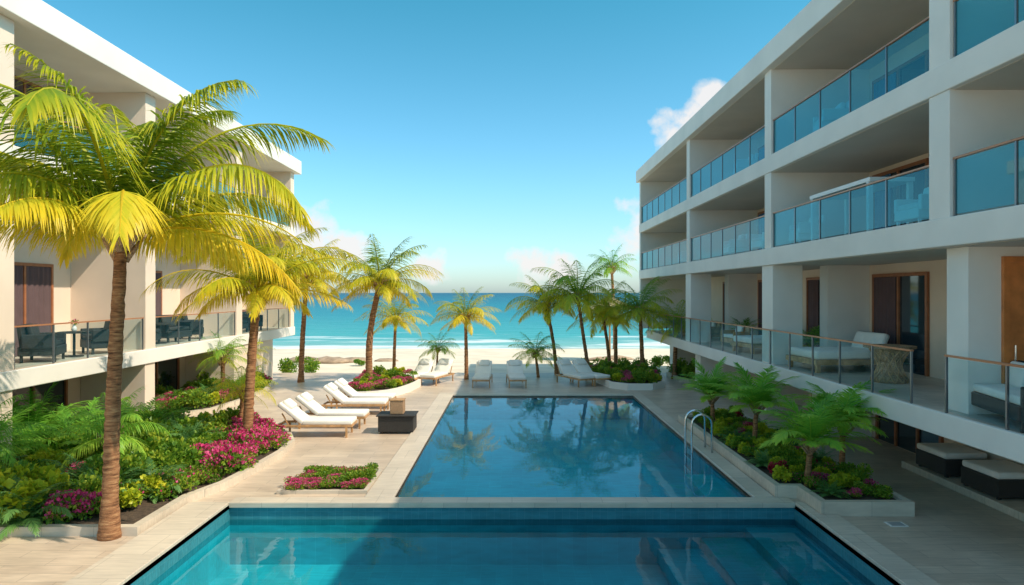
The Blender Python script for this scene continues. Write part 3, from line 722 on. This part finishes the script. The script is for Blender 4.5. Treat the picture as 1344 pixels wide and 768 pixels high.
def rz(z):
    for k in range(len(zz)-1):
        if zz[k]<=z<=zz[k+1]: f=(z-zz[k])/(zz[k+1]-zz[k]); return rad[k]*(1-f)+rad[k+1]*f
    return rad[-1]
b.build('base','tanwicker',r,smooth=True)
b=MB()
for s in (-1,1):
    for k in range(14):
        b.tube([((rz(.8*j/10)+.012)*math.cos(k*math.tau/14+s*j*.12),(rz(.8*j/10)+.012)*math.sin(k*math.tau/14+s*j*.12),.8*j/10) for j in range(11)],.014,5)
o=b.build('lattice','wood',r,smooth=True)
b=MB(); b.tube([(0,0,.8),(0,0,.85)],.56,28); b.build('top','tanwicker',r)
r=thing('canopy_table','white canopy frame table with blue runner on balcony','table',(8.3,16.4,Z2+.007))
b=MB(); b.box(-.5,.5,-1.5,1.5,1.12,1.22); b.build('top','white',r,bevel=0.01)
for x in (-.44,.44):
    for y in (-1.4,1.4):
        b=MB(); b.box(x-.05,x+.05,y-.05,y+.05,0,1.12); b.build('leg','white',r)
for i,(y,z) in enumerate(((13.6,Z2),(19,Z2),(22,Z2),(25,Z2),(32,Z2),(17.5,Z3),(24,Z3))):
    if i==0: c0=armchair((8.2,y,z+.007),1.6,'white balcony chair behind blue glass',0.8,'white balcony chairs','white')
    else: dup(c0,(8.2,y,z+.007),R.uniform(1.2,1.9))
r=thing('ottoman','black wicker ottoman with white seat pad under the terrace','ottoman',(9.9,15.4,0.16),'wicker ottomans')
b=MB(); b.obox((0,0,.22),(.95,1.1,.36),I3); b.build('base','wicker',r,bevel=0.02)
b=MB(); b.obox((0,0,.47),(.93,1.08,.14),I3); b.build('seat_cushion','fabric',r,bevel=0.045,seg=3)
for x in (-.4,.4):
    for y in (-.48,.48):
        b=MB(); b.box(x-.03,x+.03,y-.03,y+.03,0,.05); b.build('leg','wicker',r)
dup(r,(9.9,13.8,.16))
for loc in ((9.3,21.2,RF),(9.5,28.0,RF)):
    r=thing('potted_plant','leafy green plant in a low dark pot on terrace','potted plant',loc,'potted plants on the terrace')
    b=MB(); b.tube([(0,0,0),(0,0,.4)],[.22,.3],18); b.build('pot','steel',r,smooth=False)
    crown(r,'foliage','palmG',(0,0,.4),.9,18,18,0.03,0.4,0.15,(85,20),(40,80),0.3,99)
b=MB(); b.box(-.16,.16,-.12,.12,0,.012); 
for k in range(5): b.box(-.12,.12,-.09+k*.04,-.075+k*.04,.0122,.016,1)
o=b.build('drain_cover',['white','steel'],None,(6.95,12.35,.002)); tag(o,'small white drain cover set into the deck','drain cover')
def rock(loc,s,seed):
    rnd=random.Random(seed); b=MB(); n=10
    b.tube([(0,0,z) for z in (0,.15,.4,.6,.7)],[.8,1,.9,.55,.1],n)
    b.v=[tuple(c*(1+rnd.uniform(-.13,.13)) for c in v) for v in b.v]
    o=b.build('beach_rock','stone',None,loc,smooth=True); o.scale=(s*1.7,s,s*.7); tag(o,'weathered brown rock lying on pale sand','rock','rocks on the beach'); return o
for i,(x,y,s) in enumerate(((-12.2,45,.9),(-10.6,45.8,.75),(-13.9,46,.8),(-8.6,46.5,.5),(6,47,.6),(7.3,48,.7))): rock((x,y,zs(y)-.05),s,i)
r=thing('beach_umbrella','pale thatched beach umbrella on a wooden pole','beach umbrella',(6.8,47.5,zs(47.5)))
b=MB(); b.tube([(0,0,0),(0,0,4.3)],.07,8); b.build('pole','wood',r,smooth=True)
b=MB(); b.tube([(0,0,3.55),(0,0,3.62),(0,0,4.0),(0,0,4.45)],[1.9,1.85,1.0,.06],22)
b.v=[(x*(1+random.Random(i).uniform(-.05,.05)),y,z) for i,(x,y,z) in enumerate(b.v)]
b.build('canopy','thatch',r,smooth=True)

# ------------------------------------------------------------------ world, sun, camera
S=Vector((0.70,-0.25,0.82)).normalized()
el=math.asin(S.z); az=math.atan2(S.x,S.y)
w=bpy.data.worlds.new('World'); sc.world=w; w.use_nodes=True; nt=w.node_tree; nt.nodes.clear()
out=N(nt,'ShaderNodeOutputWorld'); bg=N(nt,'ShaderNodeBackground'); L(nt,bg.outputs[0],out.inputs[0])
sky=N(nt,'ShaderNodeTexSky',sky_type='NISHITA'); sky.sun_disc=False; sky.sun_elevation=el; sky.sun_rotation=az
sky.air_density=1.0; sky.dust_density=0.8; sky.ozone_density=1.0
tc=N(nt,'ShaderNodeTexCoord').outputs['Generated']
sx=N(nt,'ShaderNodeSeparateXYZ'); L(nt,tc,sx.inputs[0])
tr=ramp(nt,sx.outputs[2],[(0.0,(0.40,0.50,0.60)),(0.15,(0.30,0.52,0.57)),(0.42,(0.13,0.48,0.46)),(0.9,(0.62,0.66,0.52))])
tsc=N(nt,'ShaderNodeVectorMath',operation='SCALE'); L(nt,tr,tsc.inputs[0]); tsc.inputs['Scale'].default_value=2.5
tint=N(nt,'ShaderNodeVectorMath',operation='MULTIPLY'); L(nt,sky.outputs[0],tint.inputs[0]); L(nt,tsc.outputs[0],tint.inputs[1])
nz=N(nt,'ShaderNodeTexNoise'); nz.inputs['Scale'].default_value=22; nz.inputs['Detail'].default_value=7; nz.inputs['Roughness'].default_value=0.55
L(nt,tc,nz.inputs['Vector'])
acc=None
for (u,v,rr,k) in ((0.24,0.225,0.055,1.1),(0.265,0.255,0.06,1.2),(0.285,0.285,0.045,1.1),(-0.305,0.085,0.085,1.25),(-0.24,0.06,0.06,1.2),(0.185,0.09,0.08,1.2),(0.03,0.04,0.065,1.25),(0.07,.035,.055,1.2),(-0.12,.035,.05,1.2)):
    d=Vector((u,1,v)).normalized()
    vd=N(nt,'ShaderNodeVectorMath',operation='DISTANCE'); L(nt,tc,vd.inputs[0]); vd.inputs[1].default_value=d
    mr=N(nt,'ShaderNodeMapRange'); mr.inputs[1].default_value=0; mr.inputs[2].default_value=rr; mr.inputs[3].default_value=0.36*k; mr.inputs[4].default_value=-0.2
    L(nt,vd.outputs['Value'],mr.inputs[0])
    if acc is None: acc=mr.outputs[0]
    else:
        mxm=N(nt,'ShaderNodeMath',operation='MAXIMUM'); L(nt,acc,mxm.inputs[0]); L(nt,mr.outputs[0],mxm.inputs[1]); acc=mxm.outputs[0]
ad=N(nt,'ShaderNodeMath',operation='ADD'); L(nt,nz.outputs[0],ad.inputs[0]); L(nt,acc,ad.inputs[1])
cm=ramp(nt,ad.outputs[0],[(0.58,(0,0,0)),(0.80,(0.92,0.92,0.92))])
mx=N(nt,'ShaderNodeMix',data_type='RGBA'); L(nt,cm,mx.inputs[0]); L(nt,tint.outputs[0],mx.inputs[6]); mx.inputs[7].default_value=(6.3,6.1,6.0,1)
L(nt,mx.outputs[2],bg.inputs[0]); bg.inputs[1].default_value=0.15
sd=bpy.data.lights.new('sun','SUN'); sd.energy=4.7; sd.angle=math.radians(0.5); sd.color=(1.0,0.87,0.68)
so=bpy.data.objects.new('sun',sd); COL.objects.link(so); so.rotation_euler=S.to_track_quat('Z','Y').to_euler(); so.location=(30,-20,40)
cd=bpy.data.cameras.new('camera'); cam=bpy.data.objects.new('camera',cd); COL.objects.link(cam)
cam.location=(0,0,H); cam.rotation_euler=(math.radians(90),0,0); cd.lens=24; cd.sensor_width=36; cd.clip_end=12000; cd.clip_start=0.05
sc.camera=cam
sc.view_settings.view_transform='Standard'; sc.view_settings.look='None'; sc.view_settings.exposure=0
